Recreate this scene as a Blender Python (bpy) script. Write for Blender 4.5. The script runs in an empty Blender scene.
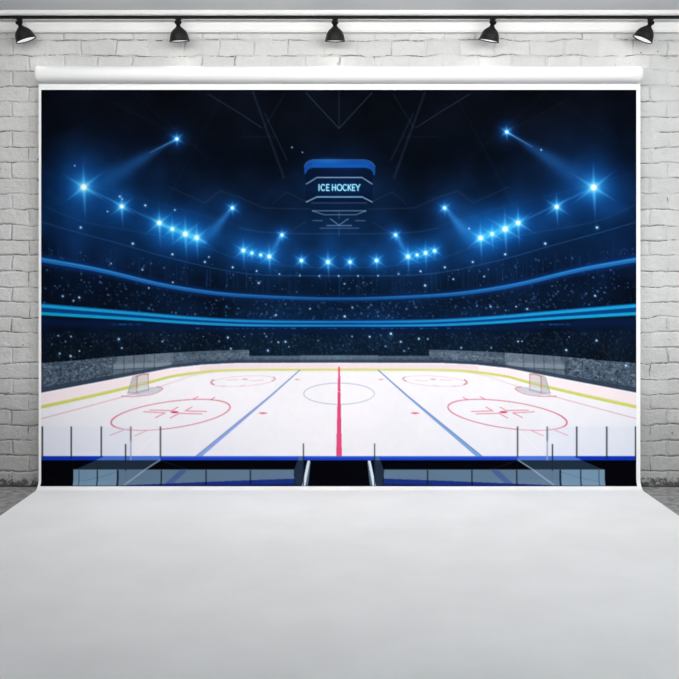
import bpy, bmesh, math
import numpy as np
from mathutils import Vector, Matrix

# ------------------------------------------------------------------ camera
F = 842.0; CX = 339.5; HY = 278.0; CH = 1.241      # focal length in px, centre, horizon row, camera height (m)
col = bpy.context.scene.collection
sc = bpy.context.scene
cam_d = bpy.data.cameras.new('camera'); cam = bpy.data.objects.new('camera', cam_d); col.objects.link(cam)
cam.location = (0, 0, CH); cam.rotation_euler = (math.pi/2, 0, 0)
cam_d.sensor_width = 36; cam_d.lens = F/679*36
cam_d.shift_y = -(339.5-HY)/679
sc.camera = cam
sc.view_settings.view_transform = 'Standard'; sc.view_settings.look = 'None'
sc.view_settings.gamma = 1; sc.view_settings.use_curve_mapping = False
sc.view_settings.exposure = 0.0

# ------------------------------------------------------------------ world and lights
w = bpy.data.worlds.new('world'); sc.world = w; w.use_nodes = True
w.node_tree.nodes['Background'].inputs[0].default_value = (0.86, 0.93, 1.0, 1)
w.node_tree.nodes['Background'].inputs[1].default_value = 0.21

def area(name, loc, target, sx, sy, power, color, spread=180):
    l = bpy.data.lights.new(name, 'AREA'); l.shape = 'RECTANGLE'; l.size = sx; l.size_y = sy
    l.energy = power; l.color = color; l.spread = math.radians(spread)
    o = bpy.data.objects.new(name, l); col.objects.link(o); o.location = loc
    o.rotation_euler = (Vector(target)-Vector(loc)).to_track_quat('-Z', 'Y').to_euler()
    return o
area('added_overhead_light', (0.1, 3.2, 2.75), (0.1, 5.0, 1.7), 4.4, 0.5, 90, (1.0, 0.985, 0.96))  # added unseen area light, gives the wall its top-heavy brightness
area('studio_softbox_side', (3.6, 1.6, 1.9), (0.9, 5.0, 1.5), 1.6, 1.6, 40, (0.93, 0.97, 1.0))
area('added_front_fill', (0.3, 1.3, 2.7), (0.2, 4.95, 0.62), 4.6, 0.35, 9.6, (1.0, 0.99, 0.97), 36)  # added unseen fill, narrow spread, brightens the lower backdrop and near sweep

# ------------------------------------------------------------------ helpers
def P(px, py, d): return ((px-CX)*d/F, CH-(py-HY)*d/F)
def mat(name, rgb, rough=0.6, metal=0.0, spec=0.3):
    m = bpy.data.materials.new(name); m.use_nodes = True
    b = m.node_tree.nodes['Principled BSDF']
    b.inputs['Base Color'].default_value = (*rgb, 1); b.inputs['Roughness'].default_value = rough
    b.inputs['Metallic'].default_value = metal; b.inputs['Specular IOR Level'].default_value = spec
    return m
def noisy(name, rgb, rgb2, scale, rough=0.7, spec=0.2, bump=0.0, bscale=80, detail=4):
    m = mat(name, rgb, rough, 0, spec); nt = m.node_tree; b = nt.nodes['Principled BSDF']
    tc = nt.nodes.new('ShaderNodeTexCoord'); n = nt.nodes.new('ShaderNodeTexNoise')
    n.inputs['Scale'].default_value = scale; n.inputs['Detail'].default_value = detail
    nt.links.new(tc.outputs['Object'], n.inputs['Vector'])
    r = nt.nodes.new('ShaderNodeValToRGB')
    r.color_ramp.elements[0].position = .35; r.color_ramp.elements[0].color = (*rgb, 1)
    r.color_ramp.elements[1].position = .65; r.color_ramp.elements[1].color = (*rgb2, 1)
    nt.links.new(n.outputs['Fac'], r.inputs['Fac']); nt.links.new(r.outputs['Color'], b.inputs['Base Color'])
    if bump:
        n2 = nt.nodes.new('ShaderNodeTexNoise'); n2.inputs['Scale'].default_value = bscale
        n2.inputs['Detail'].default_value = 5
        nt.links.new(tc.outputs['Object'], n2.inputs['Vector'])
        bp = nt.nodes.new('ShaderNodeBump'); bp.inputs['Strength'].default_value = bump; bp.inputs['Distance'].default_value = .01
        nt.links.new(n2.outputs['Fac'], bp.inputs['Height']); nt.links.new(bp.outputs['Normal'], b.inputs['Normal'])
    return m
def mobj(name, bm, m, parent=None, smooth=False):
    bmesh.ops.recalc_face_normals(bm, faces=bm.faces[:])
    me = bpy.data.meshes.new(name); bm.to_mesh(me); bm.free()
    if smooth:
        for p in me.polygons: p.use_smooth = True
        me.set_sharp_from_angle(angle=math.radians(40))
    me.materials.append(m)
    o = bpy.data.objects.new(name, me); col.objects.link(o)
    if parent: o.parent = parent
    return o
def box(bm, x0, x1, y0, y1, z0, z1, bevel=0):
    vs = [bm.verts.new((x, y, z)) for x in (x0, x1) for y in (y0, y1) for z in (z0, z1)]
    fs = [(0,1,3,2),(4,6,7,5),(0,4,5,1),(2,3,7,6),(0,2,6,4),(1,5,7,3)]
    faces = [bm.faces.new([vs[i] for i in f]) for f in fs]
    if bevel:
        es = list({e for f in faces for e in f.edges})
        bmesh.ops.bevel(bm, geom=es, offset=bevel, segments=2, affect='EDGES')
def lathe(bm, prof, n=40, axis='Z', close_start=False, close_end=False):
    rings = []
    for r, h in prof:
        ring = []
        for i in range(n):
            a = 2*math.pi*i/n
            if axis == 'Z': ring.append(bm.verts.new((r*math.cos(a), r*math.sin(a), h)))
            elif axis == 'X': ring.append(bm.verts.new((h, r*math.cos(a), r*math.sin(a))))
            else: ring.append(bm.verts.new((r*math.cos(a), h, r*math.sin(a))))
        rings.append(ring)
    for a, b in zip(rings, rings[1:]):
        for i in range(n): bm.faces.new((a[i], a[(i+1) % n], b[(i+1) % n], b[i]))
    if close_start: bm.faces.new(rings[0])
    if close_end: bm.faces.new(rings[-1])
def tag(o, label=None, cat=None, group=None, kind=None):
    if label: o['label'] = label
    if cat: o['category'] = cat
    if group: o['group'] = group
    if kind: o['kind'] = kind

# ------------------------------------------------------------------ setting
WALL_Y = 5.0; CEIL_Z = 2.799
# painted brick wall material
def brick_material():
    m = mat('white_painted_brick', (.5, .5, .5), .75, 0, .2); nt = m.node_tree; N = nt.nodes; L = nt.links
    b = N['Principled BSDF']
    def math_(op, a, bb=None, clamp=False):
        n = N.new('ShaderNodeMath'); n.operation = op; n.use_clamp = clamp
        for i, v in enumerate((a, bb)):
            if v is None: continue
            if isinstance(v, (int, float)): n.inputs[i].default_value = v
            else: L.new(v, n.inputs[i])
        return n.outputs[0]
    def noise(vec, scale, detail=4, rough=.5):
        n = N.new('ShaderNodeTexNoise'); n.inputs['Scale'].default_value = scale
        n.inputs['Detail'].default_value = detail; n.inputs['Roughness'].default_value = rough
        L.new(vec, n.inputs['Vector']); return n
    def ramp(v, p0, p1):
        n = N.new('ShaderNodeMapRange'); n.inputs['From Min'].default_value = p0; n.inputs['From Max'].default_value = p1
        n.interpolation_type = 'SMOOTHSTEP'; L.new(v, n.inputs['Value']); return n.outputs[0]
    tc = N.new('ShaderNodeTexCoord'); sep = N.new('ShaderNodeSeparateXYZ'); L.new(tc.outputs['Object'], sep.inputs[0])
    com = N.new('ShaderNodeCombineXYZ'); L.new(sep.outputs['X'], com.inputs[0]); L.new(sep.outputs['Z'], com.inputs[1])
    v0 = com.outputs[0]
    nd = noise(v0, 7, 3)
    sub = N.new('ShaderNodeVectorMath'); sub.operation = 'SUBTRACT'; L.new(nd.outputs['Color'], sub.inputs[0]); sub.inputs[1].default_value = (.5, .5, .5)
    scl = N.new('ShaderNodeVectorMath'); scl.operation = 'SCALE'; L.new(sub.outputs[0], scl.inputs[0]); scl.inputs['Scale'].default_value = .044
    ad = N.new('ShaderNodeVectorMath'); ad.operation = 'ADD'; L.new(v0, ad.inputs[0]); L.new(scl.outputs[0], ad.inputs[1])
    def brick(msize, smooth, bw=.205):
        n = N.new('ShaderNodeTexBrick'); n.offset = .5; n.inputs['Scale'].default_value = 1
        n.inputs['Mortar Size'].default_value = msize; n.inputs['Mortar Smooth'].default_value = smooth
        n.inputs['Brick Width'].default_value = bw; n.inputs['Row Height'].default_value = .0915
        n.inputs['Color1'].default_value = (0, 0, 0, 1); n.inputs['Color2'].default_value = (1, 1, 1, 1)
        n.inputs['Mortar'].default_value = (.5, .5, .5, 1)
        L.new(ad.outputs[0], n.inputs['Vector']); return n
    wide = brick(.011, 1.0); thin = brick(.0026, .6); rows = brick(.0028, .6, 40.0)
    # dark joints only where the paint has cracked open
    crackmask = ramp(noise(v0, 5.5, 4, .6).outputs['Fac'], .40, .58)
    crackmask2 = ramp(noise(v0, 42, 3).outputs['Fac'], .36, .56)
    crackmask3 = ramp(noise(v0, 4.5, 3).outputs['Fac'], .56, .64)
    crack = math_('MULTIPLY', math_('MAXIMUM', math_('MULTIPLY', rows.outputs['Fac'], crackmask), math_('MULTIPLY', thin.outputs['Fac'], crackmask3)), crackmask2)
    soft = math_('MULTIPLY', math_('MULTIPLY', wide.outputs['Fac'], ramp(noise(v0, 3.5, 3).outputs['Fac'], .40, .65)), .15)
    # small chips and pits
    chips = math_('MULTIPLY', ramp(noise(v0, 30, 2).outputs['Fac'], .725, .76), .8)
    # darker tone towards the foot of the wall (irregular edge)
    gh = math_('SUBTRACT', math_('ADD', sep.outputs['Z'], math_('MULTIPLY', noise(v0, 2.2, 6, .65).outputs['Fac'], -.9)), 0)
    low_tone = math_('SUBTRACT', 1, ramp(gh, -.42, .75))
    low_tone = math_('MULTIPLY', low_tone, .55)
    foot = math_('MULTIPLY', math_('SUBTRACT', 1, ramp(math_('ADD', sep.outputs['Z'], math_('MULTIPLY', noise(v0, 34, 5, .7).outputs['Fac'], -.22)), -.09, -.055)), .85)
    per = math_('MULTIPLY', thin.outputs['Color'], 1)
    tone = N.new('ShaderNodeMix'); tone.data_type = 'RGBA'
    L.new(per, tone.inputs[0]); tone.inputs[6].default_value = (.66, .66, .65, 1); tone.inputs[7].default_value = (.72, .72, .71, 1)
    blot = N.new('ShaderNodeMix'); blot.data_type = 'RGBA'
    L.new(math_('MULTIPLY', ramp(noise(v0, 9, 8, .7).outputs['Fac'], .35, .75), .5), blot.inputs[0])
    L.new(tone.outputs[2], blot.inputs[6]); blot.inputs[7].default_value = (.56, .56, .55, 1)
    cur = blot.outputs[2]
    for fac, c in ((soft, (.36, .36, .355)), (low_tone, (.20, .20, .195)), (crack, (.09, .09, .09)), (chips, (.10, .10, .10)), (foot, (.03, .03, .03))):
        mx = N.new('ShaderNodeMix'); mx.data_type = 'RGBA'; L.new(fac, mx.inputs[0]); L.new(cur, mx.inputs[6])
        mx.inputs[7].default_value = (*c, 1); cur = mx.outputs[2]
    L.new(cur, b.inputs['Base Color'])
    h = math_('ADD', math_('MULTIPLY', math_('MULTIPLY', wide.outputs['Fac'], ramp(noise(v0, 4.2, 3).outputs['Fac'], .36, .6)), -.9), math_('MULTIPLY', noise(v0, 24, 8, .7).outputs['Fac'], 1.7))
    h = math_('ADD', h, math_('MULTIPLY', crack, -.9))
    bp = N.new('ShaderNodeBump'); bp.inputs['Strength'].default_value = .75; bp.inputs['Distance'].default_value = .012
    L.new(h, bp.inputs['Height']); L.new(bp.outputs['Normal'], b.inputs['Normal'])
    return m
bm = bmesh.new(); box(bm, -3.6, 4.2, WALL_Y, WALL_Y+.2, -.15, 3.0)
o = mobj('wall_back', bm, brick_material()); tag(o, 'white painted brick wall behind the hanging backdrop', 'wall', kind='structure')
bm = bmesh.new(); box(bm, -3.6, 4.2, -2.0, WALL_Y, -.15, 0)
o = mobj('floor', bm, noisy('rough_grey_concrete', (.20, .20, .195), (.36, .36, .355), 24, .85, .15, .8, 60, 8)); tag(o, 'rough grey concrete floor beside the white sheet', 'floor', kind='structure')
bm = bmesh.new(); box(bm, -3.6, 4.2, -2.0, WALL_Y, CEIL_Z, CEIL_Z+.15)
o = mobj('ceiling', bm, noisy('ceiling_paint', (.83, .85, .87), (.86, .88, .90), 2, .8, .1)); tag(o, 'plain pale grey painted ceiling', 'ceiling', kind='structure')
wp = noisy('white_trim_paint', (.80, .80, .79), (.84, .84, .83), 5, .45, .3)
bm = bmesh.new(); box(bm, -3.6, 4.2, 4.955, WALL_Y, CH+(HY-31.5)*4.955/F, CH+(HY-14)*4.89/F, .006)
o = mobj('trim_1', bm, wp); tag(o, 'white lower cornice board above the brick', 'trim', kind='structure')
bm = bmesh.new(); box(bm, -3.6, 4.2, 4.89, WALL_Y, CH+(HY-14.2)*4.89/F, CEIL_Z, .004)
o = mobj('trim_2', bm, wp); tag(o, 'white upper cornice board under the ceiling', 'trim', kind='structure')

# ------------------------------------------------------------------ roller backdrop
# The printed picture (a flat print: an ice rink at night), drawn in its own sheet coordinates
S = 1.6; X0, X1, Y0, Y1 = 41.5, 636.0, 90.0, 486.0
NX = int((X1-X0)*S)+1; NY = int((Y1-Y0)*S)+1
XS = np.linspace(X0, X1, NX); YS = np.linspace(Y0, Y1, NY)
GX, GY = np.meshgrid(XS, YS)
img = np.zeros((NY, NX, 3))
rng = np.random.RandomState(7)
def C(*c): return np.array(c, float)/255
def win(x0, y0, x1, y1):
    i0 = max(0, int((x0-X0)*S)-1); i1 = min(NX, int((x1-X0)*S)+3)
    j0 = max(0, int((y0-Y0)*S)-1); j1 = min(NY, int((y1-Y0)*S)+3)
    return (slice(j0, j1), slice(i0, i1)) if i1 > i0 and j1 > j0 else None
def comp(sl, a, c, mode='mix'):
    a = a[..., None]
    if mode == 'mix': img[sl] = img[sl]*(1-a)+a*c
    else: img[sl] = 1-(1-img[sl])*(1-np.clip(a*c, 0, 1))
AA = .5
def seg(x0, y0, x1, y1, w0, c, a=1., w1=None, mode='mix', soft=AA):
    w1 = w0 if w1 is None else w1; m = max(w0, w1)+soft+1
    sl = win(min(x0, x1)-m, min(y0, y1)-m, max(x0, x1)+m, max(y0, y1)+m)
    if sl is None: return
    x, y = GX[sl], GY[sl]; dx, dy = x1-x0, y1-y0
    t = np.clip(((x-x0)*dx+(y-y0)*dy)/(dx*dx+dy*dy+1e-9), 0, 1)
    d = np.hypot(x-x0-t*dx, y-y0-t*dy); hw = (w0+(w1-w0)*t)/2
    comp(sl, np.clip((hw-d)/soft/2+.5, 0, 1)*np.minimum(1, (w0+(w1-w0)*t)/.7)*a, c, mode)
def curve(pts, w, c, a=1., mode='mix', n=240, soft=AA):
    """smooth polyline painted in one go (max coverage)"""
    p = np.array(pts, float); k = np.arange(len(p)); 
    q = np.linspace(0, len(p)-1, n)
    if len(p) > 2:                     # catmull-rom
        pe = np.vstack([2*p[0]-p[1], p, 2*p[-1]-p[-2]]); i = np.minimum(q.astype(int), len(p)-2); t = (q-i)[:, None]
        a0, a1, a2, a3 = pe[i], pe[i+1], pe[i+2], pe[i+3]
        q2 = .5*(2*a1+(a2-a0)*t+(2*a0-5*a1+4*a2-a3)*t*t+(-a0+3*a1-3*a2+a3)*t**3)
    else: q2 = p[0]+(p[1]-p[0])*(q[:, None]/(len(p)-1))
    return poly(q2, w, c, a, mode, soft)
def poly(p, w, c, a=1., mode='mix', soft=AA):
    p = np.array(p, float); n = len(p)
    ws = np.full(n, w, float) if np.isscalar(w) else np.interp(np.linspace(0, 1, n), np.linspace(0, 1, len(w)), w)
    m = ws.max()+soft+1
    sl = win(p[:, 0].min()-m, p[:, 1].min()-m, p[:, 0].max()+m, p[:, 1].max()+m)
    if sl is None: return
    cov = np.zeros(GX[sl].shape); oy, ox = sl[0].start, sl[1].start
    for k in range(n-1):
        x0, y0 = p[k]; x1, y1 = p[k+1]
        s2 = win(min(x0, x1)-m, min(y0, y1)-m, max(x0, x1)+m, max(y0, y1)+m)
        if s2 is None: continue
        x, y = GX[s2], GY[s2]; dx, dy = x1-x0, y1-y0
        t = np.clip(((x-x0)*dx+(y-y0)*dy)/(dx*dx+dy*dy+1e-9), 0, 1)
        d = np.hypot(x-x0-t*dx, y-y0-t*dy); ww = ws[k]+(ws[k+1]-ws[k])*t
        v = np.clip((ww/2-d)/soft/2+.5, 0, 1)*np.minimum(1, ww/.7)
        l = (slice(s2[0].start-oy, s2[0].stop-oy), slice(s2[1].start-ox, s2[1].stop-ox))
        cov[l] = np.maximum(cov[l], v)
    comp(sl, cov*a, c, mode)
def inside(pts, x, y):
    r = np.zeros(x.shape, bool); n = len(pts)
    for i in range(n):
        xa, ya = pts[i]; xb, yb = pts[(i+1) % n]
        if ya == yb: continue
        r ^= ((ya > y) != (yb > y)) & (x < (xb-xa)*(y-ya)/(yb-ya)+xa)
    return r
def fill(pts, c, a=1., tex=None):
    xs = [p[0] for p in pts]; ys = [p[1] for p in pts]
    sl = win(min(xs)-1, min(ys)-1, max(xs)+1, max(ys)+1)
    if sl is None: return
    x, y = GX[sl], GY[sl]; cov = 0
    for dx, dy in ((-.15, -.15), (.15, -.15), (-.15, .15), (.15, .15)): cov = cov+inside(pts, x+dx, y+dy)/4
    comp(sl, cov*a, c if tex is None else tex[sl])
def M(pts): return [(678-x, y) for x, y in pts]
def both(fn, pts, *args, **kw): fn(pts, *args, **kw); fn(M(pts), *args, **kw)
def glow(x, y, rx, ry, c, a, mode='screen', p=1.):
    sl = win(x-rx*3, y-ry*3, x+rx*3, y+ry*3)
    if sl is None: return
    d = ((GX[sl]-x)/rx)**2+((GY[sl]-y)/ry)**2
    comp(sl, a*np.exp(-d**p), c, mode)
def noise2(scale, seed, octs=3):
    r = np.random.RandomState(seed); out = 0; amp = 1; tot = 0
    for o_ in range(octs):
        g = r.rand(int(420/scale*2**o_)+3, int(620/scale*2**o_)+3); fx = (GX-X0)/scale*2**o_; fy = (GY-Y0)/scale*2**o_
        ix, iy = fx.astype(int), fy.astype(int); tx, ty = fx-ix, fy-iy; tx = tx*tx*(3-2*tx); ty = ty*ty*(3-2*ty)
        v = (g[iy, ix]*(1-tx)+g[iy, ix+1]*tx)*(1-ty)+(g[iy+1, ix]*(1-tx)+g[iy+1, ix+1]*tx)*ty
        out = out+v*amp; tot += amp; amp *= .5
    return out/tot
# -- night hall background
yk = [90, 130, 170, 210, 240, 262, 280, 300, 318, 332, 350, 370, 486]
cen = np.array([(8,12,22),(8,13,23),(8,16,31),(9,24,50),(11,34,72),(11,36,76),(10,30,62),(12,32,66),(12,34,70),(10,26,50),(11,28,50),(12,26,44),(12,26,44)])/255
sid = np.array([(9,12,22),(9,15,30),(10,20,44),(10,26,58),(10,28,64),(10,26,60),(9,20,46),(8,18,38),(10,24,52),(10,22,46),(12,22,38),(12,22,38),(12,22,38)])/255
kx = np.clip(np.abs(GX-339)/300, 0, 1)[..., None]
cc = np.stack([np.interp(GY, yk, cen[:, i]) for i in range(3)], -1)
ss = np.stack([np.interp(GY, yk, sid[:, i]) for i in range(3)], -1)
img[:] = cc*(1-kx)+ss*kx
haze = noise2(60, 3); img *= (.75+.5*haze)[..., None]
B1 = C(10, 70, 170)
for x, y, rx, ry, a in ((92,190,58,42,.62),(75,200,30,55,.35),(140,175,50,26,.22),(185,234,42,28,.72),(150,228,40,35,.4),(215,228,30,30,.25),
                        (255,252,30,22,.55),(330,258,60,20,.42),(376,258,30,20,.3),(585,190,58,42,.6),(600,200,30,55,.35),(540,165,45,24,.2),(492,228,42,30,.75),(468,215,24,34,.4),
                        (425,252,32,22,.55),(530,228,40,35,.3),(339,200,60,30,.12)):
    glow(x, y, rx, ry, B1, a*.48)
img *= (.52+.80*noise2(34, 12, 3))[..., None]*np.array([1., .98, .9])
# roof structure, thin lines
LN = C(60, 80, 105)
def ln(a, *pts, w=.7): both(poly, list(pts), w, LN, a)
seg(339, 90, 339, 128, .8, LN, .35)
ln(.6, (306,93), (338.7,128.3)); ln(.5, (208,94), (240,113.5), (262,128))
ln(.22, (253,92), (284,178), w=2.4); ln(.2, (265,114), (287,160), w=1.8); ln(.25, (285,94), (264,128), w=.8)
ln(.2, (240,137), (275,137)); ln(.4, (169.6,187), (205,203), (220,191), (240,197.5), (263.5,208), (310.7,209.3)); ln(.35, (286,192), (306.5,202), w=.8)
ln(.3, (272,204), (286,192)); ln(.16, (108,99), (167,130), w=.8); ln(.15, (130,90), (210,160), w=.7); ln(.12, (60,140), (130,96)); ln(.15, (225,90), (165,205))
ln(.22, (262,248), (305,222)); ln(.25, (372,222), (415,250))
AR = C(60, 120, 185)
both(curve, [(42,205),(85,222),(150,234),(207,248),(240,259),(290,266),(339,268)], .8, AR, .2)
both(curve, [(42,222),(69,230),(128,246),(172.5,258.6),(228.5,271),(270,275.3),(339,275.8)], .9, AR, .33)
both(curve, [(240,228),(262,232),(300,233.6),(339,233.7)], .8, AR, .28)
both(curve, [(41,172),(100,188),(165,205),(240,226)], .6, AR, .15)
# faint vertical structure in upper stands
for i in range(150):
    x = rng.uniform(45, 633); k_ = abs(x-339)/298; yb = 297-38*k_**1.8
    seg(x, yb-rng.uniform(12, 26), x, yb-2, .9, C(40, 80, 150), rng.uniform(.05, .22))
# -- crowd: specks of all sizes
def speckle(n, yf0, yf1, big, amp, base):
    for i in range(n):
        x = rng.uniform(43, 635); k_ = (abs(x-339)/298)
        y = rng.uniform(yf0(k_), yf1(k_)); r = rng.uniform(.35, big); a = rng.uniform(.05, amp)**1.3
        c = base[rng.randint(len(base))]; sl = win(x-3*r-1, y-3*r-1, x+3*r+1, y+3*r+1)
        if sl is None: continue
        d = np.hypot(GX[sl]-x, GY[sl]-y); comp(sl, np.clip((r-d)/.7+.5, 0, 1)*a, c)
BL = [C(60,110,180), C(90,140,200), C(50,90,150), C(120,150,190)]
speckle(1500, lambda k: 299-39*k**1.8, lambda k: 320-14*k**1.6, 1.2, .62, BL+[C(30,60,110), C(4,10,24), C(4,10,24)])
speckle(330, lambda k: 276-28*k, lambda k: 296-36*k**1.8, 1.1, .55, BL)
speckle(6500, lambda k: 334-3*k, lambda k: 357+6*k, 1.15, .36, [C(70,100,135), C(50,80,115), C(6,10,20), C(4,8,16), C(90,115,140), C(30,50,80), C(80,80,70), C(8,14,26)])
speckle(60, lambda k: 332, lambda k: 352, 1.1, .95, [C(150,190,230)])
# ring shade below the double ring
both(curve, [(41,322),(128,325),(240,329.5),(339,330)], 6, C(9, 26, 62), .75, soft=2)
for i in range(90):
    x = rng.uniform(190, 490); seg(x, 328.3, x+rng.uniform(.5, 2.5), 328.3, 1.2, C(40, 120, 180), rng.uniform(.05, .4))
for i in range(14):
    for sgn in (-1, 1):
        x = 339+sgn*rng.uniform(200, 230); seg(x, 324.4, x+rng.uniform(1, 4), 324.4, 1.4, C(30, 110, 180), rng.uniform(.05, .3))
# -- glowing balcony rings
def ring(pts, w, c_side, c_mid, soft=AA):
    p = np.array(pts, float)
    for s_ in (0, 1):
        q = p if not s_ else np.array(M(pts))
        n = 60; idx = np.linspace(0, len(q)-1, n+1)
        pe = np.vstack([2*q[0]-q[1], q, 2*q[-1]-q[-2]]); i = np.minimum(idx.astype(int), len(q)-2); t = (idx-i)[:, None]
        a0, a1, a2, a3 = pe[i], pe[i+1], pe[i+2], pe[i+3]
        r = .5*(2*a1+(a2-a0)*t+(2*a0-5*a1+4*a2-a3)*t*t+(-a0+3*a1-3*a2+a3)*t**3)
        ws = np.interp(np.linspace(0, 1, n+1), np.linspace(0, 1, len(w)), w)
        # per-column painting keeps the band seamless
        o_ = np.argsort(r[:, 0]); yc = np.interp(XS, r[o_, 0], r[o_, 1], left=-99, right=-99); wc = np.interp(XS, r[o_, 0], ws[o_])
        ok = (XS >= r[:, 0].min()) & (XS <= r[:, 0].max())
        cov = np.clip((wc[None]/2-np.abs(GY-yc[None]))/soft/2+.5, 0, 1)*ok[None]
        k_ = (np.clip(np.abs(XS-339)/298, 0, 1)**.8)[None, :, None]
        a = cov[..., None]; img[:] = img*(1-a)+a*(c_side*k_+c_mid*(1-k_))
UP = [(41,259.5),(99,270),(158,284),(202,291.5),(240,295.4),(299,298.3),(339.2,299)]
ring(UP, [10, 7, 5], C(12,44,100), C(12,40,84), soft=2.5)
ring(UP, [4.6, 3.6, 2.4], C(30,104,172), C(18,70,130))
ring([(x, y-.9) for x, y in UP], [1.2, .9, .6], C(50,140,215), C(28,95,175))
TOP = [(41,305.6),(128,312.8),(190,318),(240,320.8),(290,321.8),(339.2,322)]
BOT = [(41,313.5),(128,318.6),(190,322.8),(240,325),(290,325.6),(339.2,325.6)]
ring([(a[0], (a[1]+b[1])/2) for a, b in zip(TOP, BOT)], [9.5, 6.5, 5.2], C(8,64,128), C(10,56,112))
ring(TOP, [3.4, 2.4, 1.9], C(26,160,212), C(28,112,182))
ring(BOT, [3.2, 2.4, 1.9], C(20,158,205), C(28,118,190))
ring([(x, y-1.8) for x, y in TOP], [1, .5, .4], C(16,90,160), C(16,70,130))
# -- glass and gray seats band behind the boards
gtop = [(41,363.3),(79,360.5),(112.5,357),(160,353.6),(200,351.2),(249,349.8),(249,356),(300,356),(300,355.2),(339.2,355.2)]
btop = [(41,393.4),(100,382.2),(150,372.7),(172,368.3),(203,365),(235,363.5),(339.2,363.2)]
nz = noise2(2.2, 5, 2); nz2 = noise2(14, 9, 2)
tex = (C(66,80,96)[None, None]*(.62+.55*nz+.28*nz2)[..., None])
ed = [(339.2,363.6)]
for mm in (0, 1):
    g_ = gtop+btop[::-1]; g_ = g_ if not mm else M(g_); fill(g_, None, 1, tex)
both(fill, [(118,356.6),(173,352.6),(173,367.5),(150,372.3),(111.5,380)], C(112,126,140), .6)
both(fill, [(113,363),(172,361),(172,366),(113,369)], C(150,162,172), .5)
both(fill, [(152,360),(249,351),(249,357),(200,358),(172,361),(172,358)], C(110,124,138), .22)
both(fill, [(249,356),(339,356),(339,358.5),(249,358.5)], C(105,125,145), .3)
fill([(300,355.2),(378,355.2),(378,363),(300,363)], C(110,130,148), .35)
# noise detail in side seats
for sgn in (-1, 1):
    for i in range(520):
        k_ = rng.uniform(0, 1); x = 339+sgn*(227+k_*70); yt = 357+6.3*k_; yb = 376+15*k_
        x2 = x+rng.uniform(.5, 2.2); y = rng.uniform(yt, yb); seg(x, y, x2, y+rng.uniform(-1.4, 1.4), .8, C(150,164,176) if rng.rand() < .6 else C(24,34,50), rng.uniform(.1, .6))
    for i in range(260):
        x = 339+sgn*rng.uniform(90, 190); k_ = (abs(x-339)-90)/190
        y = rng.uniform(351.5+k_*5, 358+k_*8); seg(x, y, x+rng.uniform(.4, 1.5), y, .7, C(150,164,176), rng.uniform(.05, .4))
for x, a_ in ((61,.5),(79,.5),(96,.45),(113,.4),(124.5,.5),(134.5,.5),(144.5,.5),(155,.45),(172,.25),(189,.2),(206,.2)):
    yb = np.interp(x, [p[0] for p in btop], [p[1] for p in btop]); both(poly, [(x, yb-22*(1 if x < 175 else .55)), (x-.6, yb)], .8, C(25,34,48), a_)
both(poly, [(112,364),(172,361.5)], .6, C(30,40,55), .5); both(poly, [(112,369.6),(160,367.5)], .6, C(30,40,55), .5)
both(poly, [(41,390.2),(100,379.4),(150,370),(172,365.8),(203,362.7),(235,361.2),(339.2,361)], [6, 4, 2.4, 2.4, 2.4, 2.4], C(46,58,80), .8)
both(poly, [(41,363.4),(79,360.6),(112.5,357.1),(160,353.7),(200,351.3),(249,349.9)], .7, C(140,155,170), .22)
# -- ice and boards
ice = []
btl = btop[:-1]+[(339,363.2)]+M(btop[:-1])[::-1]
n1 = noise2(40, 21, 3); n3 = noise2(5, 25, 3)
k_ = np.clip(np.abs(GX-339)/298, 0, 1)
iceT = C(244,241,246)[None, None]*(1-.028*(n1-.3)-.02*(n3-.5))[..., None]
lav = np.clip((GY-395)/60, 0, 1)*k_; iceT = iceT*(1-lav[..., None]*.75)+C(226,228,243)*lav[..., None]*.75
fill([(41,458)]+btl+[(637,458)], None, 1, iceT)
yel = [(41,407),(100,394),(150,382),(172,376.2),(203,371.8),(229.5,370),(270,369.5),(339.2,369.3)]
both(fill, btop+yel[::-1], C(248,233,238))
both(fill, [(200,365.2),(235,363.8),(339.2,363.5),(339.2,369),(235,369.3),(200,371)], C(226,208,214), .55)
both(poly, btop, [1.4, 1.2, .9, .9], C(253,250,253), .9)
both(curve, yel, [3.3, 2.9, 2.3, 2.0, 1.6, 1.5], C(212,214,104), .95)
both(curve, [(x, y+.9) for x, y in yel], [1.2, 1, .7, .5], C(186,190,84), .3)
both(curve, [(180,377),(210,372.8),(250,371.2),(339.2,371)], 1.1, C(215,215,170), .5)
RED = C(202,46,78); PK = C(222,120,140)
# goal line
both(poly, [(41,418.7),(80,408.4),(126.6,395.8),(160,386.5),(190,376.5),(212,371.6)], [.8, .75, .7, .6, .4, .3], PK, .62)
# goal crease, goal
both(fill, [(127,394.6),(140,395),(153,393),(161,390),(162.6,388),(158,386.8),(150,387)], C(190,196,208), .75)
both(curve, [(122,396),(134,396.3),(150,394.5),(159,391.5),(162.8,388.2),(157,386.6)], .9, C(200,90,110), .7)
both(fill, [(128.3,392.7),(132.8,376.5),(138,374.5),(148.4,374),(148.6,389.6),(137,392.8)], C(200,200,196), .5)
for i in range(7):
    t = i/6; both(poly, [(128.3+8.6*t, 392.7), (132.8+4.6*t+1.5*(1-t), 376.4-.8*t)], .45, C(110,112,116), .5)
    both(poly, [(137.2+11.2*t, 392.4-2.8*t), (137.6+10.8*t, 375.6-1.4*t)], .4, C(120,122,126), .35)
for i in range(6):
    t = i/5; both(poly, [(128.4+4.4*t, 392-15*t), (137, 392-16*t), (148.4, 389.5-14.5*t)], .4, C(130,132,136), .35)
both(poly, [(128.3,392.7),(132.8,377)], .8, C(150,150,152), .8)
both(poly, [(137,392.6),(137.3,376.2)], 1.1, C(180,96,96), .6); both(poly, [(137.3,376.4),(142.5,374),(148.4,374)], 1.0, C(180,76,76), .7)
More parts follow.
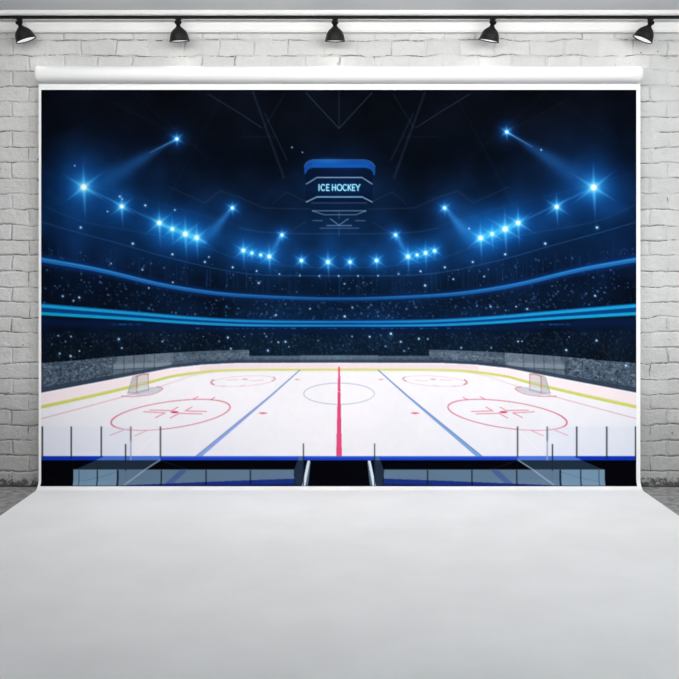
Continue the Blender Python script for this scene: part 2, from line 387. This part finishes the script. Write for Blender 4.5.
both(poly, [(148.4,374),(148.5,389.6)], 1.0, C(190,110,110), .6); both(poly, [(137,389.5),(148,387.5)], .8, C(236,238,244), .9)
both(poly, [(127.5,392.9),(137,392.9),(148.5,390.2)], .7, C(140,150,170), .7)
# circles
def ell(cx, cy, hx, hy, rho, wf, c, a, mirror=True, n=140):
    t = np.linspace(0, 2*math.pi, n); x = cx+hx*np.cos(t); y = cy+hy*(rho*np.cos(t)+math.sqrt(1-rho*rho)*np.sin(t))
    p = list(zip(x, y)); ws = [wf(tt) for tt in t]
    (both if mirror else (lambda f, *q: f(*q)))(poly, p, ws, c, a)
ell(170.7, 414.7, 59.4, 15.5, -.5, lambda t: (.75+.75*abs(math.cos(t))**5*(1 if math.cos(t) < 0 else .6)), RED, .72)
ell(243, 381, 32.2, 5.4, -.38, lambda t: .55+.3*abs(math.cos(t))**8, C(214,120,142), .42)
both(curve, [(213.5,379.6),(211.2,382.2),(214,384.4)], .8, C(150,40,60), .8); both(curve, [(273.5,377),(275.3,378.6),(272,380.8)], .7, C(150,60,80), .6)
ell(339.1, 393.6, 35.2, 10.6, 0, lambda t: .65, C(150,160,184), .85, False)
def spot(x, y, rx, ry, c, a=1):
    sl = win(x-rx-2, y-ry-2, x+rx+2, y+ry+2); d = (np.hypot((GX[sl]-x)/rx, (GY[sl]-y)/ry)-1)*min(rx, ry)
    comp(sl, np.clip(.5-d/.9, 0, 1)*a, c)
for m_ in (0, 1):
    f = (lambda x: x) if not m_ else (lambda x: 678-x)
    spot(f(174.8), 412, 3.6, 1.0, C(206,40,76)); spot(f(263), 413, 3.6, .9, C(224,80,112), .9); spot(f(297), 379.4, 2, .65, C(215,130,150), .8)
    spot(f(245), 379.2, 2.6, .7, C(220,120,140), .6)
for q in ([(144,411.6),(165.3,412.8),(155.8,417.4)], [(202,413.7),(179.3,413.2),(170.5,417.8)], [(150,410),(172,410.5),(178,407)], [(206.5,411.4),(185.3,410.7),(192,407)],
          [(193.3,398.9),(198,396.8)], [(211,399.6),(215,397.2)], [(110.5,435.2),(123,430.2)], [(135,435.6),(147,430.4)]):
    both(poly, q, .75, C(206,56,84), .68)
for q in ([(226,380),(238,379.6)], [(250,380.8),(263,380)], [(222,386.2),(225,385.4)], [(240,386),(244,385)]): both(poly, q, .6, C(220,140,155), .55)
# lines
fill([(299.4,369.8),(301,369.8),(272,396),(202.4,456),(195.8,456),(269.6,396)], C(116,146,220), .8)
fill(M([(299.4,369.8),(301,369.8),(272,396),(202.4,456),(195.8,456),(269.6,396)]), C(106,154,214), .85)
both(poly, [(299.6,370),(269.8,396),(196,456)], [.6, .7, .8], C(70,90,150), .6)
fill([(338.2,368),(340,368),(341.9,456),(336.2,456)], C(222,74,122)); seg(339.1, 367.6, 339.1, 370.5, 2, C(226,90,110)); spot(339.1, 391.6, 1, .5, C(250,200,220), .8)
# -- near boards
both(fill, [(41,426.5),(131,426.5),(131,456.3),(41,456.3)], C(222,228,244), .38)
both(fill, [(131,426.5),(160.5,426.5),(160.5,456.3),(131,456.3)], C(240,238,246), .4)
both(poly, [(135,455),(160,431)], .8, C(252,250,253), .45)
fill([(41,456),(637,456),(637,460.2),(41,460.2)], C(36,78,206)); fill([(41,458.6),(637,458.6),(637,460.2),(41,460.2)], C(20,50,165), .6)
both(fill, [(41,456),(104,456),(96,460.2),(41,460.2)], C(10,46,176), .75)
both(fill, [(104,456),(160.5,456),(160.5,460.2),(96,460.2)], C(84,130,222), .75)
fill([(41,460.2),(637,460.2),(637,487),(41,487)], C(5,6,12))
both(fill, [(96,460.2),(160,460.2),(145,470),(74,470)], C(34,48,62))
# lower glass band
both(fill, [(73.6,469.8),(294,469.8),(294.5,486),(73.6,486)], C(98,122,146))
both(fill, [(73.6,469.8),(118,469.8),(118,486),(73.6,486)], C(128,162,188), .6)
gl = noise2(6, 31, 3)
both(fill, [(180,469.8),(188,469.8),(172,484),(164,484)], C(66,88,150), .7)
both(fill, [(118,486),(130,484.6),(230,480.3),(294.2,478),(295,486)], C(26,46,120))
both(fill, [(220,486),(294.6,482.5),(295,486)], C(22,34,74), .7)
both(poly, [(79.5,481),(97,477.5),(118,471.5)], .7, C(80,110,135), .5)
both(poly, [(160,460),(145,469.6),(125,484)], 1.2, C(176,194,208), .75)
both(poly, [(161,460.5),(190,470)], .8, C(40,50,64), .5)
for x, wd, a_ in ((79.3,.9,.55),(97.5,1.1,.95),(117.9,1.8,.95),(161.5,1.2,.95),(206.2,1.2,.95),(250.5,1.2,.9)):
    both(poly, [(x, 469.8), (x, 486)], wd, C(14,22,32), a_)
both(poly, [(73.6,469.6),(294,469.6)], .6, C(160,180,196), .6)
both(poly, [(41,485.9),(637,485.9)], .8, C(8,12,26), .7)
# standing posts of the glass
for x, y1_, c_, wd in ((42.6,458.5,C(44,54,60),1.7),(71.5,458.5,C(30,42,56),1.5),(101.5,457,C(36,44,52),1.5),(160.6,456.5,C(70,76,84),1.5)):
    both(poly, [(x, 427), (x, y1_)], wd, c_, .95)
both(poly, [(131,427),(131,440.5)], 1.6, C(110,114,120), .95); both(poly, [(131,440.5),(131,459.5)], 1.5, C(150,160,186), .85)
both(poly, [(125.8,444.5),(125.8,470)], 1.4, C(34,42,54), .95); both(poly, [(126,470),(126,483)], 1., C(90,110,128), .5)
# stair gap in the middle
both(fill, [(299,456.4),(304,457),(304,460.2),(303,486),(295.6,486),(294.2,470),(297.6,460.2)], C(38,52,72), .92)
both(fill, [(299,456.2),(303.6,456.2),(303.6,460.2),(298,460.2)], C(90,140,220), .6)
both(fill, [(309.6,461),(310.6,462),(308,486),(304.5,486)], C(84,104,124))
both(fill, [(307.6,460.3),(310.2,460.3),(305.2,486),(302,486)], C(216,228,238))
both(poly, [(303.5,443.8),(303.5,486)], 1.1, C(22,30,42), .9)
# -- lights with star rays
def ray(x0, y0, x1, y1, w0, c, a):
    m = w0+2; sl = win(min(x0, x1)-m, min(y0, y1)-m, max(x0, x1)+m, max(y0, y1)+m)
    if sl is None: return
    x, y = GX[sl], GY[sl]; dx, dy = x1-x0, y1-y0
    t = np.clip(((x-x0)*dx+(y-y0)*dy)/(dx*dx+dy*dy), 0, 1); d = np.hypot(x-x0-t*dx, y-y0-t*dy)
    ww = w0*(1-t)*.8+.35
    comp(sl, a*(1-t)**1.6*np.exp(-(d/ww)**2), c, 'screen')
def star(x, y, s, vert=1.0, rot=0.):
    glow(x, y, s*5.0, s*5.0, C(10,80,200), .42); glow(x, y, s*2.0, s*2.0, C(40,150,255), .72)
    for ang, L_, a_ in ((91, 6.2*vert, .75), (-87, 8.2*vert, .75), (38+rot, 6.2, .7), (218+rot, 6.0, .7), (148+rot, 6.2, .65), (-32+rot, 6.6, .7)):
        a = math.radians(ang); L_ *= s
        x1, y1 = x+L_*math.cos(a), y-L_*math.sin(a)
        ray(x, y, x1, y1, max(.9, s*.34), C(60,150,245), min(1, a_*1.15))
    glow(x, y, s*.8, s*.8, C(150,220,255), .95); spot(x, y, max(1., s*.52), max(1., s*.52), C(250,255,255))
def beam(x0, y0, x1, y1, w1, a):
    n = 46
    for i in range(n):
        t0, t1 = i/n, (i+1)/n; t = t0
        glow(x0+(x1-x0)*t, y0+(y1-y0)*t, 1.0+w1*t, 1.0+w1*t, C(30,100,210), a*(1-t)**1.1*.19)
beam(177,139,88,190,11,.9); beam(506.5,132,590,184,11,.9); beam(232.5,208,204,242,7,.9); beam(444.5,208,474,242,7,.9); beam(282,235,270,256,3,.9); beam(395.5,235,408,256,3,.9)
seg(177,139,150,153,1.6,C(90,160,240),.5,.6,'screen'); seg(506.5,132,532,147,1.6,C(90,160,240),.5,.6,'screen')
seg(84,187,159,223,1.3,C(40,110,210),.45,mode='screen',soft=1.); seg(159,223,205,242,3,C(50,140,235),.5,mode='screen',soft=1.6)
seg(593.5,187.5,518,223,1.3,C(40,110,210),.45,mode='screen',soft=1.); seg(518,223,478,240,3,C(50,140,235),.5,mode='screen',soft=1.6)
for x, y, s in ((84,187.2,5.2),(122,206.6,3.2),(159.5,223,3.6),(172.5,229,2.6),(185.5,234,4),(196.9,237.6,3.4),(243.5,250.5,2.7),(252,253,1.7),(260.8,255,1.3),(269.3,256.5,2.8),
                (301.5,260.5,2.1),(328,262,2.8),(350,262,2.0),(376.5,260.5,2.2),(408,256.5,2.8),(417,255,1.4),(425.5,253,2.5),(434.5,250.8,1.9),
                (480.5,238,3.6),(492,234,2.6),(505,229,4.2),(518,223,3.6),(556.5,207,3.1),(593.5,187.5,5.2),
                (177,139,1.9),(506.5,132,1.9),(232.5,208,1.9),(444.5,208,1.9),(282,235,1.8),(395.5,235,1.8)):
    star(x, y, s, 1.0 if s > 2.3 else .75)
# -- single bright specks
for x, y, r in ((81,227.6,1.4),(145.5,205.5,1.2),(133,243.7,1.3),(172.6,254.4,1.2),(205,262,1.1),(232.8,267.3,1.1),(142.6,269.7,1.),(111.3,263.6,.8),(173,282.3,.9),(279.5,274.1,.8),(299.8,275.6,.8),(319.3,276,.8),(338.6,276,.8),(358,276,.8),(378,275.7,.8),(398.5,274,.8),
                (256.8,271,.9),(420.5,271.3,1.),(258.8,283,1.1),(344.5,283.8,.8),(425,285.5,1.2),(444.7,267.3,1.1),(545,243.6,1.4),(505,254.4,1.2),(472.6,262,1.1),(453.2,279.2,.9),(484,276.5,.8),(596.8,227.6,1.5),(594.8,295.8,1.1),(352.4,307.5,.9),
                (63,296.2,1.1),(79.5,297.5,1.2),(73.8,300.6,.9),(526.5,315.4,.1),(276,315,1.),(344.7,316.4,1.3),(310,308.7,.8),(490.5,306.6,.9),(516,306.6,.8),(527,309,1.1),
                (119,339,1.2),(70.9,356,1.3),(60,353.5,1.),(71.4,336.5,.8),(122,348,.9),(228,337.5,1.1),(285.5,341.7,1.1),(268,350.5,1.1),(390.9,333.7,1.3),(369.6,336.7,1.),(418.8,338.7,1.1),(400.6,341.7,1.),(352,336.4,.7),(517.8,341.3,.9),(566,350,1.2),(596.3,340.5,1.2),(625.6,365.5,1.4),
                (120,196.6,1.1),(122.5,199,.7),(107.8,211.6,.8),(175,210,.9),(469,228.6,.9),(292,147.5,.7),(302.5,152.5,.6),(75,165.8,.7),(541,150,.8),(209,257,.8),(149,288,.8)):
    glow(x, y, r*1.6, r*1.6, C(60,140,230), .4); spot(x, y, r*.72, r*.72, C(205,232,250), .92)
# -- hanging scoreboard cube in the print
glow(339, 172, 34, 22, C(10,50,130), .35); glow(339, 188, 26, 8, C(16,90,190), .42)
fill([(305,170),(373,170),(372,203),(306,203)], C(8,16,40), .55)
top = [(304.2,166.5),(306,163.2),(309,160.9),(313,159.9),(365,159.9),(369,160.9),(372.5,163),(375,166.5),(374.8,175.5),(373.2,175),(373,172.3),(370.5,169.4),(366,168),(312,168),(308,169.6),(305.2,174.5),(304.3,173)]
fill(top, C(18,72,150)); fill([(312,162.3),(366,162.3),(371,164.5),(366,167),(312,167)], C(20,88,178), .6); poly(top[:8], .8, C(70,110,160), .6)
poly([(305,169.5),(307,166),(311,163.8),(367,163.8),(371.5,166),(374.3,170)], .7, C(12,50,120), .6); glow(329, 161, 14, 3, C(40,120,220), .25)
SL = C(140,176,212)
def sb(*p, a=.8, w=1.0, c=SL): poly(list(p), w, c, a)
sb((306.5,184),(317,177.6),(362,177.6),(372,184), a=.85); sb((306.5,202),(317,197),(362,197),(372,202), a=.9); sb((317,197.2),(362,197.2), a=.5, c=C(90,180,240))
sb((312,203),(366.6,203), a=.5, w=1.6, c=C(50,80,130)); sb((312.7,210.9),(365.7,210.9), a=.6, w=.9); sb((312.7,211),(324,214.8),(356,214.8),(365.7,211), a=.6, w=.8)
sb((313,220.7),(322.4,220.7), a=.5, w=.7); sb((355.6,220.7),(365,220.7), a=.5, w=.7); sb((330.4,219),(339,225.2),(348,219), a=.65, w=.8)
sb((327,225.6),(351.5,225.6), a=.65, w=.8); sb((320,228.2),(358.6,228.2), a=.55, w=.9, c=C(90,130,190)); sb((339,212),(339,219), a=.3, w=.7); sb((339,228),(339,236), a=.4, w=.8, c=C(70,110,180))
def tx(pts): return [(280+x/5.66, 140+y/5.66) for x, y in pts]
def arc_(cx, cy, rx, ry, a0, a1, n=18): return [(cx+rx*math.cos(math.radians(a)), cy-ry*math.sin(math.radians(a))) for a in np.linspace(a0, a1, n)]
T, B_ = 253, 286; MID = (T+B_)/2
letters = [[(221,T),(221,B_)], arc_(244,MID,11.5,17,48,312), [(278,T),(264,T),(264,B_),(278,B_)], [(264,MID),(276,MID)],
           [(297,T),(297,B_)], [(314,T),(314,B_)], [(297,MID),(314,MID)], arc_(337,MID,13.5,17,0,360), arc_(368,MID,11.5,17,48,312),
           [(386,T),(386,B_)], [(401,T),(387,MID+2)], [(391,MID-1),(402,B_)], [(423,T),(410,T),(410,B_),(423,B_)], [(410,MID),(421,MID)],
           [(430,T),(441,MID+1),(452,T)], [(441,MID),(441,B_)]]
for l in letters: poly(tx(l), 2.2, C(20,110,200), .16, soft=1.0)
for l in letters: poly(tx(l), 1.12, C(150,226,252), 1, soft=.36)
# -- soft grain, to linear, divide by the light falling on the print
img += (rng.rand(NY, NX, 1)-.5)*.006
img = np.clip(img, 0, 1)
lin = np.where(img <= .04045, img/12.92, ((img+.055)/1.055)**2.4)
lin = np.clip(lin*.90, .0015, .90)

bd = bpy.data.objects.new('roller_backdrop', None); col.objects.link(bd); bd.location = (0, 4.8, 0); bd.empty_display_size = .2
tag(bd, 'white roller backdrop printed with a blue-lit ice hockey rink, sweeping down across the floor', 'photo backdrop')
SD = 4.945; R = .065; HW = 300.6*SD/F; TH = .003
ART_DX = (X0-CX)*SD/F, (X1-CX)*SD/F
zt = CH-(83.5-HY)*SD/F+.02
def prof(off=0.0, s=None):
    """point (y,z) of the sheet at arc length s below z=R+... ; off = outward offset toward the camera"""
    L1 = zt-R; L2 = R*math.pi/2
    if s <= L1: return SD-off, zt-s
    if s <= L1+L2:
        a = (s-L1)/R; r = R-off
        return SD-R+r*math.cos(a), R-r*math.sin(a)
    return SD-R-(s-L1-L2), off
white = noisy('matt_white_backdrop_cloth', (.84, .84, .84), (.88, .88, .88), 3, .75, .15)
# sheet (front and back surface, 3 mm thick)
L1 = zt-R; L2 = R*math.pi/2; L3 = SD-R-.9
ss_ = list(np.linspace(0, L1, 12))+list(L1+np.linspace(0, L2, 13)[1:])+list(L1+L2+np.linspace(0, L3, 20)[1:])
bm = bmesh.new(); fr, bk = [], []
xs_ = np.linspace(-HW, HW, 25)
for s_ in ss_:
    y, z = prof(0.004, s_); y2, z2 = prof(0.001, s_)
    fr.append([bm.verts.new((x, y, z)) for x in xs_]); bk.append([bm.verts.new((x, y2, z2)) for x in xs_])
n = len(xs_)
for i in range(len(ss_)-1):
    for j in range(n-1):
        bm.faces.new((fr[i][j], fr[i][j+1], fr[i+1][j+1], fr[i+1][j])); bm.faces.new((bk[i][j+1], bk[i][j], bk[i+1][j], bk[i+1][j+1]))
    bm.faces.new((fr[i][0], fr[i+1][0], bk[i+1][0], bk[i][0])); bm.faces.new((fr[i+1][-1], fr[i][-1], bk[i][-1], bk[i+1][-1]))
for j in range(n-1):
    bm.faces.new((fr[0][j+1], fr[0][j], bk[0][j], bk[0][j+1])); bm.faces.new((fr[-1][j], fr[-1][j+1], bk[-1][j+1], bk[-1][j]))
sh = mobj('backdrop_sheet', bm, white, bd, True); sh.location = (0, -4.8, 0)
# printed picture, a thin ink layer on the sheet
def proj(s): y, z = prof(.005, s); return HY+(CH-z)*F/y
s_top = zt-(CH-(Y0-HY)*SD/F); s_a = zt-(CH-(470-HY)*SD/F)
lo, hi = s_a, L1+L2
for _ in range(40):
    mid = (lo+hi)/2
    if proj(mid) < 486.3: lo = mid
    else: hi = mid
s_end = lo
rows_s = np.interp(YS, [Y0, 470, Y1], [s_top, s_a, s_end])
rows = np.array([prof(.005, s) for s in rows_s])
px = np.linspace(ART_DX[0], ART_DX[1], NX)
co = np.empty((NY, NX, 3), np.float32); co[..., 0] = px[None]; co[..., 1] = rows[:, 0][:, None]; co[..., 2] = rows[:, 1][:, None]
me = bpy.data.meshes.new('printed_rink_picture')
me.vertices.add(NX*NY); me.vertices.foreach_set('co', co.ravel())
idx = np.arange(NX*NY, dtype=np.int32).reshape(NY, NX)
q = np.stack([idx[:-1, :-1], idx[1:, :-1], idx[1:, 1:], idx[:-1, 1:]], -1).reshape(-1, 4)
me.loops.add(q.size); me.loops.foreach_set('vertex_index', q.ravel())
me.polygons.add(len(q)); me.polygons.foreach_set('loop_start', np.arange(0, q.size, 4, dtype=np.int32))
me.polygons.foreach_set('use_smooth', np.ones(len(q), bool))
me.update(calc_edges=True)
ca = me.color_attributes.new('ink', 'FLOAT_COLOR', 'POINT')
rgba = np.ones((NX*NY, 4), np.float32); rgba[:, :3] = lin.reshape(-1, 3); ca.data.foreach_set('color', rgba.ravel())
m = mat('printed_ink', (.5, .5, .5), .8, 0, .0); nt = m.node_tree
at = nt.nodes.new('ShaderNodeAttribute'); at.attribute_name = 'ink'
nt.links.new(at.outputs['Color'], nt.nodes['Principled BSDF'].inputs['Base Color']); me.materials.append(m)
pr = bpy.data.objects.new('printed_picture', me); col.objects.link(pr); pr.parent = bd; pr.location = (0, -4.8, 0)
pr['label'] = 'printed ice hockey rink picture with blue stadium lights'
# roller tube with end caps and wall brackets
RY = 4.922; RR = 8.3*RY/F; RZ = CH-(74.4-HY)*RY/F
bm = bmesh.new(); xl, xr = P(38.6, 0, RY)[0], P(639, 0, RY)[0]
lathe(bm, [(RR*.985, xl), (RR, xl+.003), (RR, xr-.003), (RR*.985, xr)], 48, 'X', True, True)
o = mobj('roller_tube', bm, mat('satin_white_tube', (.86, .86, .86), .4, 0, .35), bd, True); o.location = (0, RY-4.8, RZ)
cap = mat('white_plastic_cap', (.80, .80, .79), .5)
for x, sg in ((xl, -1), (xr, 1)):
    bm = bmesh.new(); pts = [(RR*.6, x+sg*.008), (RR*.96, x+sg*.008), (RR*1.02, x+sg*.004), (RR*1.02, x-sg*.006), (RR*.98, x-sg*.006)]
    lathe(bm, pts, 48, 'X', True, False)
    o = mobj('end_cap', bm, cap, bd, True); o.location = (0, RY-4.8, RZ)
    bm = bmesh.new(); box(bm, x-sg*.09-.02, x-sg*.09+.02, RY+RR-.012, WALL_Y+.001, RZ-.03, RZ+.03, .003)
    o = mobj('wall_bracket', bm, cap, bd); o.location = (0, -4.8, 0)

# ------------------------------------------------------------------ track and lamps
black = mat('matt_black_metal', (.004, .004, .004), .6, 0, .15)
shade_m = noisy('charcoal_spun_metal', (.006, .006, .0065), (.010, .010, .010), 20, .45, .3)
lens_m = mat('lit_frosted_lens', (.9, .9, .9), .5); b = lens_m.node_tree.nodes['Principled BSDF']
b.inputs['Emission Color'].default_value = (1, .97, .92, 1); b.inputs['Emission Strength'].default_value = .5
inner = mat('white_enamel_lining', (.8, .8, .8), .4)
TY = 4.873; TZ = CH-(17.0-HY)*TY/F
bm = bmesh.new(); box(bm, -3.4, 4.0, TY-.006, TY+.0172, TZ-.0070, TZ+.0070, .0012)
tr = mobj('lighting_track', bm, black); tag(tr, 'long thin black lighting track along the white cornice', 'lighting track')
K = TY/F
def lamp(px, pivot_x, tilt, label):
    t = bpy.data.objects.new('track_spotlight', None); col.objects.link(t)
    x = (pivot_x-CX)*K; top = TZ-.0070
    t.location = (x, TY, top); t.empty_display_size = .05
    tag(t, label, 'spotlight', 'black bell spotlights on the ceiling track')
    bm = bmesh.new(); box(bm, -.017, .017, -.010, .014, -.008, 0, .002)
    lathe(bm, [(.010, -.008), (.009, -.022)], 24, 'Z', True, True)
    mobj('track_adapter', bm, black, t, True)
    a = math.radians(tilt); piv = -4.0*K
    rot = Matrix.Translation((0, 0, piv)) @ Matrix.Rotation(math.radians(11), 4, 'X') @ Matrix.Rotation(-a, 4, 'Y')
    def pt(name, prof_, m_, cs=False, ce=False, n=48):
        bm = bmesh.new(); lathe(bm, [(r*K, h*K) for r, h in prof_], n, 'Z', cs, ce)
        bmesh.ops.transform(bm, matrix=rot, verts=bm.verts[:]); return mobj(name, bm, m_, t, True)
    pt('swivel_knuckle', [(1.4, 1.9), (2.6, 1.6), (3.5, .6), (3.6, -.4), (3.0, -1.5), (2.2, -2.3), (2.0, -3.2), (2.6, -4.2)], black, True, True)
    pt('lamp_shade', [(1.9, -3.2), (2.3, -4.0), (3.0, -4.9), (4.6, -6.2), (6.5, -8.0), (8.0, -10.2), (8.9, -12.6), (9.5, -15.2), (9.9, -17.2), (10.3, -17.9), (10.25, -18.6), (9.9, -18.6), (9.75, -17.8)], shade_m)
    pt('shade_lining', [(9.75, -17.8), (9.3, -15.2), (8.7, -12.6), (7.8, -10.4), (6.2, -8.2), (3, -6.5)], inner)
    pt('lamp_lens', [(9.1, -17.0), (8.8, -17.5), (6, -17.9), (.3, -18.1)], lens_m, True, True)
    l = bpy.data.lights.new('lamp_light', 'SPOT'); l.energy = 0.5; l.spot_size = math.radians(125); l.spot_blend = .9
    l.shadow_soft_size = .04; l.color = (1, .97, .93)
    lo_ = bpy.data.objects.new('lamp_light', l); col.objects.link(lo_); lo_.parent = t
    p = rot @ Vector((0, 0, -19.5*K)); lo_.location = p; lo_.rotation_euler = (math.radians(11), -a, 0)
    return t
lamp(24, 19.0, 19, 'black bell spotlight at the far left end of the track, tilted toward the right')
lamp(179, 178, 3, 'black bell spotlight second from the left, above the left part of the backdrop')
lamp(335, 335, 0, 'black bell spotlight hanging straight down at the middle of the track')
lamp(490, 493, -11, 'black bell spotlight second from the right, leaning slightly to the left')
lamp(645, 651, -24, 'black bell spotlight at the far right end of the track, tilted strongly to the left')
